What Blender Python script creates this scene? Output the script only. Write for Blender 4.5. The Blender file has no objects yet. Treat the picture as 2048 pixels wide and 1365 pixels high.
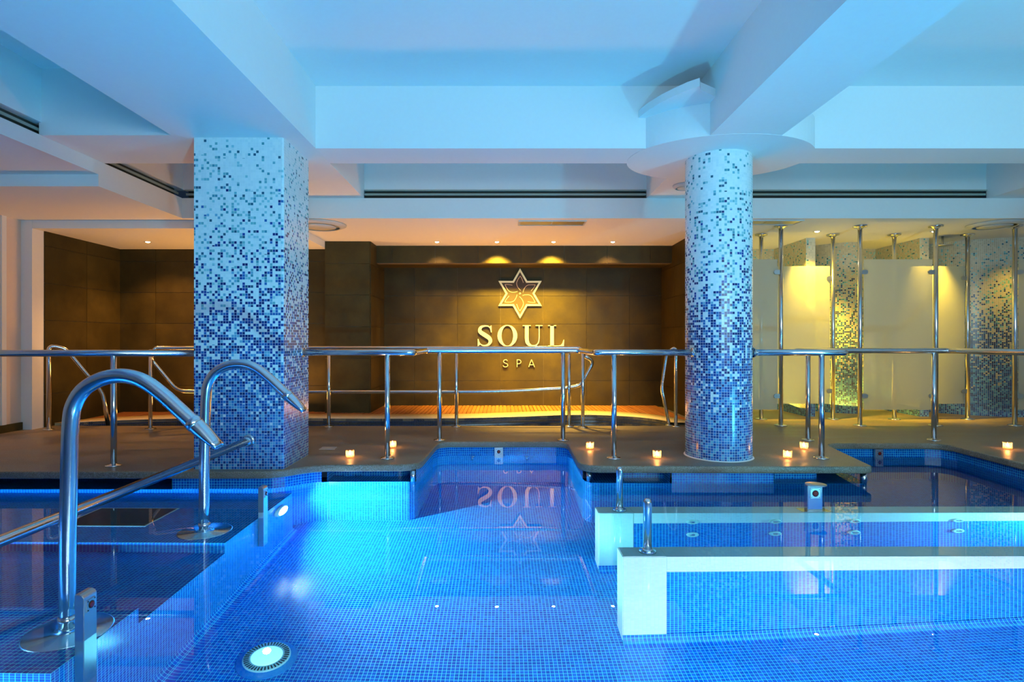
import bpy, bmesh, math, random
from mathutils import Vector, Matrix
from mathutils.geometry import tessellate_polygon
random.seed(7)
PI = math.pi
S = bpy.context.scene
C = S.collection
F = 1120.0      # focal length in photo pixels (2048 wide)
ZC = 1.05       # camera height above the deck
ZW = -0.15      # water level of the pool
# ------------------------------------------------------------------ camera
cam = bpy.data.cameras.new('camera'); camo = bpy.data.objects.new('camera', cam); C.objects.link(camo)
camo.location = (0, 0, ZC); camo.rotation_euler = (PI/2, 0, 0)
cam.sensor_width = 36; cam.lens = 36*F/2048; cam.shift_x = 19/2048; cam.clip_start = .05; cam.clip_end = 100
S.camera = camo
# ------------------------------------------------------------------ world
w = bpy.data.worlds.new('world'); S.world = w; w.use_nodes = True
w.node_tree.nodes['Background'].inputs[0].default_value = (.25, .5, 1, 1)
w.node_tree.nodes['Background'].inputs[1].default_value = .03
# ------------------------------------------------------------------ view
vs = S.view_settings; vs.view_transform = 'Standard'; vs.look = 'None'; vs.gamma = 1; vs.exposure = 0.0
vs.use_curve_mapping = False
S.cycles.sample_clamp_indirect = 6; S.cycles.caustics_reflective = False
S.cycles.use_denoising = True
# ------------------------------------------------------------------ lights
def lamp(name, kind, loc, energy, col, size=.1, target=None, angle=None, blend=.5, sy=None):
    l = bpy.data.lights.new(name, kind); l.energy = energy; l.color = col
    if kind == 'AREA':
        l.size = size
        if sy: l.shape = 'RECTANGLE'; l.size_y = sy
    else: l.shadow_soft_size = size
    if kind == 'SPOT': l.spot_size = math.radians(angle); l.spot_blend = blend
    o = bpy.data.objects.new(name, l); C.objects.link(o); o.location = loc
    if target is not None:
        o.rotation_euler = (Vector(target)-Vector(loc)).to_track_quat('-Z', 'Y').to_euler()
    return o
CY = (.62, .88, 1.0)
BL = (.08, .70, 1.0)
WARM = (1.0, .44, .09)
GOLD = (1.0, .60, .04)
# light that leaves the pool at its near edge and washes pillars and ceiling
lamp('pool_glow_lamp', 'SPOT', (-.35, 1.55, -.11), 200, BL, .06, (-.5, 2.55, 1.05), 100, .55)
lamp('pool_glow_lamp', 'SPOT', (3.8, 1.8, -.11), 330, BL, .10, (3.3, 2.75, 1.1), 112, .55)
lamp('room_fill', 'AREA', (2.6, -2.6, 1.7), 190, (.58, .88, .98), 5.0, (1.8, 4.8, 2.9), sy=1.2)  # added fill from behind the camera, brightens faces turned towards it
# underwater lamps
lamp('bench_lamp', 'SPOT', (-1.60, 4.30, -.50), 230, CY, .03, (0, 4.66, -.62), 168, .5)
lamp('floor_lamp_beam', 'SPOT', (-1.25, 2.97, -1.12), 18, (.2, .85, 1), .02, (-1.25, 3.0, 0), 110, .8)
lamp('near_pool_lamp', 'SPOT', (1.2, .2, -.55), 360, (1, .96, 1), .08, (1.5, 3.2, -.75), 100, .9)
lamp('near_pool_lamp', 'SPOT', (3.4, .6, -.55), 200, (1, .96, 1), .08, (3.2, 3.2, -.7), 110, .9)
lamp('near_pool_lamp', 'SPOT', (.2, .2, -.5), 300, (.45, .84, 1), .08, (-.6, 3.8, -1.0), 112, .9)
lamp('gap_fill_spot', 'SPOT', (.1, 3.4, -.6), 50, (.3, .95, .9), .06, (2.0, 3.9, -.35), 110, .9)  # added between the walls without a fitting, brightens the far pale band
lamp('right_fill_spot', 'SPOT', (4.3, 3.55, -.24), 230, (.3, .95, .9), .06, (2.2, 3.94, -.3), 140, .9)  # added without a fitting, lights the far band from the right
lamp('bench_fill_spot', 'SPOT', (-3.2, 1.2, -.25), 950, (.3, .7, 1), .06, (-2.8, 4.0, -.5), 120, .9)  # added lamp out of view, brightens the bench top
# warm lights of the rear
for x, e in ((-.944, 70), (-.08, 720), (.735, 720), (1.59, 70)):
    lamp('downlight_beam', 'SPOT', (x, 8.07, 2.45), e, GOLD if e > 200 else (1, .52, .14), .03, (x, 8.85, 1.0), 84, 1.0)
lamp('downlight_beam', 'SPOT', (-4.77, 7.53, 2.35), 105, WARM, .03, (-4.8, 7.7, 0), 120, .8)
lamp('downlight_beam', 'SPOT', (4.1, 7.30, 2.44), 600, GOLD, .03, (4.32, 7.95, .8), 80, .9)
lamp('downlight_beam', 'SPOT', (5.63, 7.30, 2.44), 600, GOLD, .03, (5.84, 7.95, .7), 62, .9)
lamp('downlight_beam', 'SPOT', (7.0, 7.2, 2.44), 50, GOLD, .03, (7.0, 7.6, 0), 100, .8)
lamp('coping_fill_spot', 'SPOT', (.6, 7.6, 2.44), 760, (1, .62, .10), .03, (.7, 7.95, 0), 84, .8)  # added spot with no fitting, brings the coping up to yellow
lamp('rear_fill_uplight', 'AREA', (-3.6, 7.6, .12), 44, WARM, 1.6, (-3.6, 7.6, 3), sy=.4)  # added uplight above the coping, warms the lowered ceiling
lamp('rear_fill_uplight', 'AREA', (0, 7.9, .12), 42, WARM, 3.0, (0, 7.9, 3), sy=.4)  # second added uplight for the same ceiling wash, no fitting
lamp('shower_fill_uplight', 'AREA', (4.5, 8.2, .12), 44, GOLD, 2.4, (4.5, 8.0, 3), sy=.5)  # added low uplight without a fitting, gives the showers a yellow glow

# ------------------------------------------------------------------ node helpers
def newmat(name):
    m = bpy.data.materials.new(name); m.use_nodes = True
    nt = m.node_tree; b = nt.nodes['Principled BSDF']
    return m, nt, b
def mth(nt, op, a, b=None, c=None, clamp=False):
    n = nt.nodes.new('ShaderNodeMath'); n.operation = op; n.use_clamp = clamp
    for i, v in enumerate((a, b, c)):
        if v is None: continue
        if isinstance(v, (int, float)): n.inputs[i].default_value = v
        else: nt.links.new(v, n.inputs[i])
    return n.outputs[0]
def mixc(nt, f, a, b, mode='MIX'):
    n = nt.nodes.new('ShaderNodeMix'); n.data_type = 'RGBA'; n.blend_type = mode
    for k, v in ((0, f), (6, a), (7, b)):
        if isinstance(v, (int, float)): n.inputs[k].default_value = v
        elif isinstance(v, tuple): n.inputs[k].default_value = (*v, 1)
        else: nt.links.new(v, n.inputs[k])
    return n.outputs[2]
def ramp(nt, f, stops, const=False):
    n = nt.nodes.new('ShaderNodeValToRGB'); cr = n.color_ramp
    if const: cr.interpolation = 'CONSTANT'
    while len(cr.elements) < len(stops): cr.elements.new(.5)
    for e, (p, c) in zip(cr.elements, stops): e.position = p; e.color = (*c, 1)
    nt.links.new(f, n.inputs[0]); return n.outputs[0]
def noise(nt, vec, scale, detail=3, rough=.5):
    n = nt.nodes.new('ShaderNodeTexNoise'); n.inputs['Scale'].default_value = scale
    n.inputs['Detail'].default_value = detail; n.inputs['Roughness'].default_value = rough
    if vec is not None: nt.links.new(vec, n.inputs['Vector'])
    return n.outputs[0]
def coords(nt, which='Object'):
    return nt.nodes.new('ShaderNodeTexCoord').outputs[which]
def geopos(nt): return nt.nodes.new('ShaderNodeNewGeometry').outputs['Position']
def bump(nt, b, h, strength, dist):
    n = nt.nodes.new('ShaderNodeBump'); n.inputs['Strength'].default_value = strength
    n.inputs['Distance'].default_value = dist
    nt.links.new(h, n.inputs['Height']); nt.links.new(n.outputs[0], b.inputs['Normal'])
def plain(name, col, rough=.5, metal=0, bumpy=0, nscale=60, var=.0, spec=.5, emit=None, es=0):
    m, nt, b = newmat(name)
    b.inputs['Roughness'].default_value = rough; b.inputs['Metallic'].default_value = metal
    b.inputs['Specular IOR Level'].default_value = spec
    g = geopos(nt)
    nz = noise(nt, g, nscale, 4)
    c = mixc(nt, nz, tuple(v*(1-var) for v in col), tuple(min(1, v*(1+var)) for v in col))
    nt.links.new(c, b.inputs['Base Color'])
    if bumpy: bump(nt, b, nz, bumpy, .01)
    if emit: b.inputs['Emission Color'].default_value = (*emit, 1); b.inputs['Emission Strength'].default_value = es
    return m
PITCH = .0225
def grid(nt, pitch, gw):
    """returns (grout mask 0..1, cell random, cell random 2, v coordinate)"""
    uv = coords(nt, 'UV'); sp = nt.nodes.new('ShaderNodeSeparateXYZ'); nt.links.new(uv, sp.inputs[0])
    u = mth(nt, 'DIVIDE', sp.outputs[0], pitch); v = mth(nt, 'DIVIDE', sp.outputs[1], pitch)
    ds = []
    for t in (u, v):
        f = mth(nt, 'FRACT', t); ds.append(mth(nt, 'ABSOLUTE', mth(nt, 'SUBTRACT', f, .5)))
    d = mth(nt, 'MAXIMUM', ds[0], ds[1])
    h = gw/pitch/2
    mask = mth(nt, 'MULTIPLY', mth(nt, 'SUBTRACT', d, .5-h*1.25), 1/(h*.5), clamp=True)
    cb = nt.nodes.new('ShaderNodeCombineXYZ')
    nt.links.new(mth(nt, 'FLOOR', u), cb.inputs[0]); nt.links.new(mth(nt, 'FLOOR', v), cb.inputs[1])
    wn = nt.nodes.new('ShaderNodeTexWhiteNoise'); wn.noise_dimensions = '3D'; nt.links.new(cb.outputs[0], wn.inputs['Vector'])
    sc = nt.nodes.new('ShaderNodeSeparateColor'); nt.links.new(wn.outputs['Color'], sc.inputs[0])
    return mask, sc.outputs[0], sc.outputs[1], sp.outputs[1], sc.outputs[2], cb.outputs[0]
def tile_mat(name, cols, grout, gw=.0022, rough=.18):
    m, nt, b = newmat(name)
    mask, r1, r2, v, r3, cell = grid(nt, PITCH, gw)
    c = ramp(nt, r1, [(i/(len(cols)-1), c) for i, c in enumerate(cols)])
    c = mixc(nt, mask, c, grout)
    nt.links.new(c, b.inputs['Base Color'])
    nt.links.new(mth(nt, 'MULTIPLY_ADD', mask, .5, rough), b.inputs['Roughness'])
    bump(nt, b, mth(nt, 'SUBTRACT', 1, mask), .35, .0015)
    return m
def mosaic_mat(name, lo, hi, warm=False):
    """white tiles at the top (v=hi) turning into blue ones at the foot (v=lo)"""
    m, nt, b = newmat(name)
    mask, r1, r2, v, r3, cell = grid(nt, PITCH, .0020)
    t = mth(nt, 'DIVIDE', mth(nt, 'SUBTRACT', v, lo), hi-lo, clamp=True)
    n = noise(nt, cell, .16, 1)
    t2 = mth(nt, 'ADD', t, mth(nt, 'MULTIPLY', mth(nt, 'SUBTRACT', n, .5), .22))
    p = mth(nt, 'POWER', mth(nt, 'SUBTRACT', 1, mth(nt, 'MULTIPLY', t2, .89), clamp=True), 1.25)   # share of coloured tiles
    p = mth(nt, 'MULTIPLY', p, 1.16)
    isc = mth(nt, 'LESS_THAN', r1, p)
    foot = ramp(nt, r2, [(0, (.004, .05, .26)), (.22, (.01, .10, .42)), (.45, (.03, .20, .55)), (.7, (.08, .34, .62)), (.90, (.14, .44, .64))], True)
    mid = ramp(nt, r2, [(0, (.003, .022, .15)), (.4, (.006, .05, .28)), (.68, (.02, .14, .42)), (.86, (.16, .42, .6))], True)
    top = ramp(nt, r2, [(0, (.02, .12, .2)), (.14, (.06, .30, .38)), (.4, (.16, .46, .52)), (.7, (.30, .6, .66))], True)
    a = mth(nt, 'GREATER_THAN', mth(nt, 'ADD', t, mth(nt, 'MULTIPLY', mth(nt, 'SUBTRACT', r3, .5), .40)), .66)
    q = mth(nt, 'GREATER_THAN', mth(nt, 'ADD', t, mth(nt, 'MULTIPLY', mth(nt, 'SUBTRACT', r3, .5), .3)), .26)
    col = mixc(nt, q, foot, mid); col = mixc(nt, a, col, top)
    wht = mixc(nt, r3, (.46, .44, .35), (.60, .57, .45)) if warm else mixc(nt, r3, (.66, .80, .84), (.78, .88, .90))  # warm whites carry the dim yellow shower light in their colour
    c = mixc(nt, isc, wht, col)
    c = mixc(nt, mask, c, (.72, .82, .86))
    nt.links.new(c, b.inputs['Base Color'])
    nt.links.new(mth(nt, 'MULTIPLY_ADD', mask, .5, .2), b.inputs['Roughness'])
    bump(nt, b, mth(nt, 'SUBTRACT', 1, mask), .3, .0015)
    return m
M = {}
M['plaster'] = plain('white_plaster', (.80, .82, .84), .75, 0, .05, 30, .02)
M['plaster_warm'] = plain('warm_plaster', (.74, .62, .54), .75, 0, .05, 30, .03)
M['tile'] = tile_mat('blue_pool_mosaic', [(.0, .08, .50), (.0, .115, .62), (.0, .155, .72)], (.06, .80, .95), .0027)
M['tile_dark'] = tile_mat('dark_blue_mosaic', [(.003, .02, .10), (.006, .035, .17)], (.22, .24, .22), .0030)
M['tile_white'] = tile_mat('pale_pool_mosaic', [(.76, .92, .93), (.84, .96, .96)], (.6, .95, .95), .0016)
M['mosaic'] = mosaic_mat('pillar_gradient_mosaic', -.05, 2.72)
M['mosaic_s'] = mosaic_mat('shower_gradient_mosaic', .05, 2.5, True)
M['steel'] = plain('polished_steel', (.72, .74, .76), .16, 1, .01, 200, .03)
M['steel_dull'] = plain('brushed_steel', (.55, .57, .58), .34, 1, .03, 300, .06)
M['black'] = plain('black_rubber', (.01, .01, .012), .6)
M['dark_slot'] = plain('dark_slot', (.035, .045, .04), .6)
M['slot_bar'] = plain('grey_green_bar', (.30, .36, .32), .4)
M['red'] = plain('dark_red_button', (.22, .01, .01), .25)
M['gold'] = plain('brushed_gold', (.95, .78, .42), .38, .35, 0, 30, .03)
M['line'] = plain('thin_cream_line', (.9, .75, .58), .5)
M['plate'] = plain('dark_emblem_plate', (.06, .042, .03), .6)
M['cream'] = plain('cream_coping', (.72, .58, .36), .5, 0, .1, 60, .1)
M['wax'] = plain('candle_wax', (.9, .7, .4), .5, emit=(1, .45, .12), es=4)  # wax given its own glow, standing in for the flame's light
M['flame'] = plain('flame', (1, .7, .3), .5, emit=(1, .62, .2), es=200)
M['lamp_white'] = plain('downlight_lens', (1, .9, .7), .5, emit=(1, .75, .4), es=45)
M['lens'] = plain('pool_light_lens', (.5, .95, .95), .3, emit=(.3, .95, 1), es=1.1)
M['lens_hot'] = plain('hot_pool_light_lens', (.8, 1, 1), .3, emit=(.75, 1, 1), es=30)
M['abs'] = plain('pale_plastic', (.5, .8, .8), .35)
M['grille'] = plain('air_grille_white', (.55, .58, .6), .45)
M['panel_dark'] = plain('dark_green_grating', (.012, .05, .055), .5, 0, .1, 90, .3)
M['drain'] = plain('grey_drain_plate', (.5, .46, .42), .5)
# stone deck
def stone():
    m, nt, b = newmat('brown_grey_stone_deck')
    g = geopos(nt)
    mp = nt.nodes.new('ShaderNodeMapping'); mp.inputs['Scale'].default_value = (.5, 1.7, 1); nt.links.new(g, mp.inputs[0]); n1 = noise(nt, mp.outputs[0], 1.6, 8, .72); n2 = noise(nt, g, 170, 2, .8); n3 = noise(nt, g, 9, 5, .7)
    c = ramp(nt, n1, [(.36, (.10, .068, .034)), (.5, (.28, .185, .085)), (.64, (.42, .29, .15))])
    c = mixc(nt, mth(nt, 'MULTIPLY', n3, .5), c, (.15, .105, .07))
    sp = ramp(nt, n2, [(.42, (.03, .035, .04)), (.5, (.18, .19, .19)), (.60, (.62, .66, .66))])
    c = mixc(nt, .34, c, sp)
    nt.links.new(c, b.inputs['Base Color'])
    nt.links.new(ramp(nt, n1, [(.35, (.28,)*3), (.6, (.55,)*3)]), b.inputs['Roughness'])
    bump(nt, b, mth(nt, 'ADD', n2, mth(nt, 'MULTIPLY', n3, 2)), .25, .002)
    return m
M['stone'] = stone()
def slate(name, k=1.0):
    m, nt, b = newmat(name)
    g = geopos(nt)
    oi = nt.nodes.new('ShaderNodeObjectInfo')
    n1 = noise(nt, g, 2.2, 7, .62); n2 = noise(nt, g, 40, 4, .7)
    c = ramp(nt, n1, [(.3, (.056*k, .043*k, .013*k)), (.52, (.098*k, .074*k, .020*k)), (.75, (.155*k, .115*k, .03*k))])
    c = mixc(nt, mth(nt, 'MULTIPLY', oi.outputs['Random'], .45), c, (.05*k, .038*k, .014*k))
    nt.links.new(c, b.inputs['Base Color'])
    nt.links.new(ramp(nt, n1, [(.3, (.42,)*3), (.7, (.6,)*3)]), b.inputs['Roughness']); b.inputs['Specular IOR Level'].default_value = .25
    bump(nt, b, mth(nt, 'ADD', n2, mth(nt, 'MULTIPLY', n1, 3)), .35, .004)
    return m
M['slate'] = slate('dark_brown_stone_tile', .60)
M['joint'] = plain('wall_joint', (.16, .13, .09), .7)
def wood():
    m, nt, b = newmat('orange_wood_slat')
    g = geopos(nt); oi = nt.nodes.new('ShaderNodeObjectInfo')
    mp = nt.nodes.new('ShaderNodeMapping'); mp.inputs['Scale'].default_value = (8, 1, 8); nt.links.new(g, mp.inputs[0])
    n = noise(nt, mp.outputs[0], 9, 5)
    c = mixc(nt, n, (.30, .10, .03), (.55, .22, .07))
    c = mixc(nt, mth(nt, 'MULTIPLY', oi.outputs['Random'], .5), c, (.22, .08, .03))
    nt.links.new(c, b.inputs['Base Color']); b.inputs['Roughness'].default_value = .5
    return m
M['wood'] = wood()
def water():
    m = bpy.data.materials.new('pool_water'); m.use_nodes = True; nt = m.node_tree
    nt.nodes.remove(nt.nodes['Principled BSDF'])
    rf = nt.nodes.new('ShaderNodeBsdfRefraction'); rf.inputs['IOR'].default_value = 1.333; rf.inputs['Roughness'].default_value = 0
    rf.inputs['Color'].default_value = (.80, .98, 1, 1)
    gl = nt.nodes.new('ShaderNodeBsdfGlossy'); gl.inputs['Roughness'].default_value = 0; gl.inputs['Color'].default_value = (1, 1, 1, 1)
    fr = nt.nodes.new('ShaderNodeFresnel'); fr.inputs['IOR'].default_value = 1.22
    mx = nt.nodes.new('ShaderNodeMixShader')
    nt.links.new(fr.outputs[0], mx.inputs[0]); nt.links.new(rf.outputs[0], mx.inputs[1]); nt.links.new(gl.outputs[0], mx.inputs[2])
    nz = noise(nt, geopos(nt), 1.6, 2); bp = nt.nodes.new('ShaderNodeBump'); bp.inputs['Strength'].default_value = .05
    bp.inputs['Distance'].default_value = .01; nt.links.new(nz, bp.inputs['Height'])
    for q in (rf, gl, fr): nt.links.new(bp.outputs[0], q.inputs['Normal'])
    nt.links.new(mx.outputs[0], nt.nodes['Material Output'].inputs[0]); return m
M['water'] = water()
def frosted():
    m = bpy.data.materials.new('frosted_glass'); m.use_nodes = True; nt = m.node_tree
    nt.nodes.remove(nt.nodes['Principled BSDF'])
    tl = nt.nodes.new('ShaderNodeBsdfTranslucent'); tl.inputs[0].default_value = (.85, .88, .82, 1)
    df = nt.nodes.new('ShaderNodeBsdfDiffuse'); df.inputs[0].default_value = (.52, .56, .52, 1)
    tr = nt.nodes.new('ShaderNodeBsdfTransparent'); gl = nt.nodes.new('ShaderNodeBsdfGlossy'); gl.inputs['Roughness'].default_value = .25
    def mx(f, a, b):
        n = nt.nodes.new('ShaderNodeMixShader'); n.inputs[0].default_value = f
        nt.links.new(a, n.inputs[1]); nt.links.new(b, n.inputs[2]); return n.outputs[0]
    s = mx(.5, tl.outputs[0], df.outputs[0]); s = mx(.38, s, tr.outputs[0]); s = mx(.05, s, gl.outputs[0])
    nt.links.new(s, nt.nodes['Material Output'].inputs[0]); return m
M['frosted'] = frosted()
def cupglass():
    m = bpy.data.materials.new('tealight_glass'); m.use_nodes = True; nt = m.node_tree
    nt.nodes.remove(nt.nodes['Principled BSDF'])
    tr = nt.nodes.new('ShaderNodeBsdfTransparent'); tr.inputs[0].default_value = (1, .86, .7, 1)
    gl = nt.nodes.new('ShaderNodeBsdfGlossy'); gl.inputs['Roughness'].default_value = .08
    tl = nt.nodes.new('ShaderNodeBsdfTranslucent'); tl.inputs[0].default_value = (1, .75, .5, 1)
    a = nt.nodes.new('ShaderNodeMixShader'); a.inputs[0].default_value = .3
    nt.links.new(tr.outputs[0], a.inputs[1]); nt.links.new(tl.outputs[0], a.inputs[2])
    b = nt.nodes.new('ShaderNodeMixShader'); b.inputs[0].default_value = .12
    nt.links.new(a.outputs[0], b.inputs[1]); nt.links.new(gl.outputs[0], b.inputs[2])
    nt.links.new(b.outputs[0], nt.nodes['Material Output'].inputs[0]); return m
M['cup'] = cupglass()

# ------------------------------------------------------------------ mesh helpers
def at(px, py, Y): return Vector(((px-1005)*Y/F, Y, ZC-(py-682.5)*Y/F))
def ground(px, py, z=0.0):
    Y = (ZC-z)*F/(py-682.5); return Vector(((px-1005)*Y/F, Y, z))
class MB:
    def __init__(s): s.v = []; s.f = []; s.uv = []; s.sm = []
    def face(s, idx, uv=None, smooth=False): s.f.append(tuple(idx)); s.uv.append(uv); s.sm.append(smooth)
    def add(s, pts):
        b = len(s.v); s.v += [Vector(p) for p in pts]; return b
    def box(s, x0, x1, y0, y1, z0, z1):
        b = s.add([(x, y, z) for z in (z0, z1) for y in (y0, y1) for x in (x0, x1)])
        for q in ((0, 2, 3, 1), (4, 5, 7, 6), (0, 1, 5, 4), (2, 6, 7, 3), (1, 3, 7, 5), (0, 4, 6, 2)):
            P = [s.v[b+i] for i in q]
            n = (P[1]-P[0]).cross(P[2]-P[0])
            k = max(range(3), key=lambda i: abs(n[i]))
            if k == 2: uv = [(p.x, p.y) for p in P]
            elif k == 1: uv = [(p.x, p.z) for p in P]
            else: uv = [(p.y, p.z) for p in P]
            s.face([b+i for i in q], uv)
        return s
    def tube(s, pts, r, seg=16, caps=True, closed=False):
        pts = [Vector(p) for p in pts]; n = len(pts)
        rs = r if isinstance(r, (list, tuple)) else [r]*n
        T = []
        for i in range(n):
            a = pts[max(i-1, 0)]; b = pts[min(i+1, n-1)]; T.append((b-a).normalized())
        up = Vector((0, 0, 1)) if abs(T[0].z) < .9 else Vector((0, 1, 0))
        N = (up-T[0]*up.dot(T[0])).normalized(); rings = []
        for i in range(n):
            N = (N-T[i]*N.dot(T[i])).normalized(); B = T[i].cross(N)
            rings.append(s.add([pts[i]+(N*math.cos(2*PI*k/seg)+B*math.sin(2*PI*k/seg))*rs[i] for k in range(seg)]))
        for i in range(n-1):
            a, b = rings[i], rings[i+1]
            for k in range(seg):
                k2 = (k+1) % seg; s.face((a+k, a+k2, b+k2, b+k), None, True)
        if caps:
            s.face([rings[0]+k for k in range(seg)][::-1]); s.face([rings[-1]+k for k in range(seg)])
        return s
    def lathe(s, prof, c=(0, 0, 0), seg=32, axis='Z', smooth=True):
        c = Vector(c); rings = []
        for r, h in prof:
            P = []
            for k in range(seg):
                a = 2*PI*k/seg; x, y = r*math.cos(a), r*math.sin(a)
                P.append(c+(Vector((x, y, h)) if axis == 'Z' else Vector((x, -h, y)) if axis == 'Y' else Vector((h, x, y))))
            rings.append(s.add(P))
        for a, b in zip(rings, rings[1:]):
            for k in range(seg):
                k2 = (k+1) % seg; s.face((a+k, a+k2, b+k2, b+k), None, smooth)
        if prof[0][0] > 1e-5: s.face([rings[0]+k for k in range(seg)][::-1])
        if prof[-1][0] > 1e-5: s.face([rings[-1]+k for k in range(seg)])
        return s
    def prism(s, poly, z0, z1, axis='Z', side_uv=True):
        """poly is a list of 2D points; axis Z: (x,y); axis Y: (x,z) extruded along y from z0 to z1"""
        n = len(poly)
        mk = (lambda p, h: (p[0], p[1], h)) if axis == 'Z' else (lambda p, h: (p[0], h, p[1]))
        a = s.add([mk(p, z0) for p in poly]); b = s.add([mk(p, z1) for p in poly])
        tris = tessellate_polygon([[Vector((p[0], p[1], 0)) for p in poly]])
        for t in tris:
            s.face([a+i for i in t], [tuple(poly[i]) for i in t]); s.face([b+i for i in reversed(t)], [tuple(poly[i]) for i in reversed(t)])
        L = 0
        for i in range(n):
            j = (i+1) % n; d = math.dist(poly[i], poly[j])
            s.face((a+i, a+j, b+j, b+i), [(L, z0), (L+d, z0), (L+d, z1), (L, z1)]); L += d
        return s
    def strip(s, line, z0, z1, u0=0, flip=False, smooth=False):
        L = u0; a = s.add([(p[0], p[1], z0) for p in line]); b = s.add([(p[0], p[1], z1) for p in line])
        for i in range(len(line)-1):
            d = math.dist(line[i][:2], line[i+1][:2]); q = (a+i, a+i+1, b+i+1, b+i)
            uv = [(L, z0), (L+d, z0), (L+d, z1), (L, z1)]
            if flip: q = q[::-1]; uv = uv[::-1]
            s.face(q, uv, smooth); L += d
        return s
    def quad(s, P, uv=None):
        b = s.add(P); s.face(range(b, b+len(P)), uv or [(p[0], p[1]) for p in P]); return s
    def flat(s, poly, z):
        a = s.add([(p[0], p[1], z) for p in poly])
        for t in tessellate_polygon([[Vector((p[0], p[1], 0)) for p in poly]]):
            s.face([a+i for i in t], [tuple(poly[i][:2]) for i in t])
        return s
    def obj(s, name, mat, parent=None, loc=None, fix=True, bevel=0, bseg=2):
        me = bpy.data.meshes.new(name)
        if parent is not None:
            off = Vector((0, 0, 0)); p = parent
            while p is not None: off += p.location; p = p.parent
            base = Vector(loc) if loc is not None else Vector((0, 0, 0))
        else:
            off = Vector((0, 0, 0))
            if loc is None:
                xs = [v.x for v in s.v]; ys = [v.y for v in s.v]; zs = [v.z for v in s.v]
                base = Vector(((min(xs)+max(xs))/2, (min(ys)+max(ys))/2, min(zs)))
            else: base = Vector(loc)
        me.from_pydata([v-off-base for v in s.v], [], s.f)
        uvl = me.uv_layers.new(name='UVMap')
        for p, uv, sm in zip(me.polygons, s.uv, s.sm):
            p.use_smooth = sm
            if uv:
                for li, c in zip(p.loop_indices, uv): uvl.data[li].uv = c
        if fix or bevel:
            bm = bmesh.new(); bm.from_mesh(me)
            if fix: bmesh.ops.recalc_face_normals(bm, faces=bm.faces)
            if bevel:
                es = [e for e in bm.edges if len(e.link_faces) == 2 and e.calc_face_angle(0) > .6]
                bmesh.ops.bevel(bm, geom=es, offset=bevel, segments=bseg, affect='EDGES', clamp_overlap=True)
            bm.to_mesh(me); bm.free()
        me.materials.append(M[mat] if isinstance(mat, str) else mat)
        o = bpy.data.objects.new(name, me); C.objects.link(o); o.location = base
        if parent is not None: o.parent = parent
        return o
def fillet(pts, r, n=8):
    pts = [Vector(p) for p in pts]; out = [pts[0]]
    rs = r if isinstance(r, (list, tuple)) else [r]*len(pts)
    for i in range(1, len(pts)-1):
        a, b, c = pts[i-1], pts[i], pts[i+1]; d1 = (a-b); d2 = (c-b)
        k = min(rs[i], d1.length*.49, d2.length*.49); p = b+d1.normalized()*k; q = b+d2.normalized()*k
        for j in range(n+1):
            t = j/n; out.append(p*(1-t)**2+b*2*t*(1-t)+q*t*t)
    out.append(pts[-1]); return out
def catmull(P, n=8):
    P = [Vector(p) for p in P]; Q = [P[0]]+P+[P[-1]]; out = []
    for i in range(1, len(Q)-2):
        a, b, c, d = Q[i-1:i+3]
        for j in range(n):
            t = j/n; out.append(.5*((2*b)+(c-a)*t+(2*a-5*b+4*c-d)*t*t+(3*b-a-3*c+d)*t**3))
    out.append(P[-1]); return out
def tag(o, label=None, cat=None, group=None, kind=None):
    if label: o['label'] = label
    if cat: o['category'] = cat
    if group: o['group'] = group
    if kind: o['kind'] = kind
    return o
def thing(name, loc, label, cat, group=None):
    o = bpy.data.objects.new(name, None); o.empty_display_size = .1; C.objects.link(o); o.location = loc
    return tag(o, label, cat, group)
def struct(mb, name, mat, label=None, **k):
    o = mb.obj(name, mat, **k); o['kind'] = 'structure'
    if label: o['label'] = label
    return o
def copy_tree(o, parent=None):
    c = o.copy(); C.objects.link(c); c.parent = parent
    for ch in list(o.children): copy_tree(ch, c)
    return c

# ------------------------------------------------------------------ ceiling
SL, SF, DC = 3.256, 2.715, 2.48       # slab, beam soffit, dropped ceiling
XL, XR, YN, YB = -5.70, 8.0, -3.0, 8.95
struct(MB().box(-6.5, XR, YN, 6.75, SL, 3.4), 'ceiling', 'plaster', 'white ceiling slab above the beams')
def beam(x0, x1, y0, y1, z0, z1, lab): return struct(MB().box(x0, x1, y0, y1, z0, z1), 'ceiling_beam', 'plaster', lab)
beam(-2.68, -1.615, YN, 6.54, SF, SL+.02, 'wide white beam running over the square mosaic pillar')
beam(1.68, 2.26, YN, 6.54, SF, SL+.02, 'white beam running over the round mosaic column')
beam(-1.64, 5.67, 4.84, 5.25, SF+.001, SL+.02, 'white cross beam between pillar and round column')
beam(-3.75, -2.66, 4.53, 5.25, SF+.001, SL+.02, 'short white cross beam left of the square pillar')
beam(5.65, XR, YN, 6.54, SF+.001, SL+.02, 'white beam at the far right')
# left edge beam with an air slot
beam(-6.5, -3.73, YN, 6.60, 2.82, SL+.02, 'upper part of the left edge beam above the air slot')
beam(-6.5, -3.73, YN, 5.17, 2.59, SF, 'lower lip of the left edge beam')
beam(-6.5, -3.73, 5.17, 6.52, DC, SF, 'deeper lower lip of the left edge beam')
# rear dropped ceiling
struct(MB().box(-6.5, XR, 6.52, 9.3, DC, SF), 'ceiling', 'plaster', 'lowered white ceiling at the rear')
beam(-3.73, XR, 6.54, 6.9, 2.815, SL+.02, 'white bulkhead above the rear air slot')
struct(MB().box(-5.568, -2.545, 6.632, 8.2, 2.385, DC), 'ceiling', 'plaster', 'lowest white ceiling over the left alcove')
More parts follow.
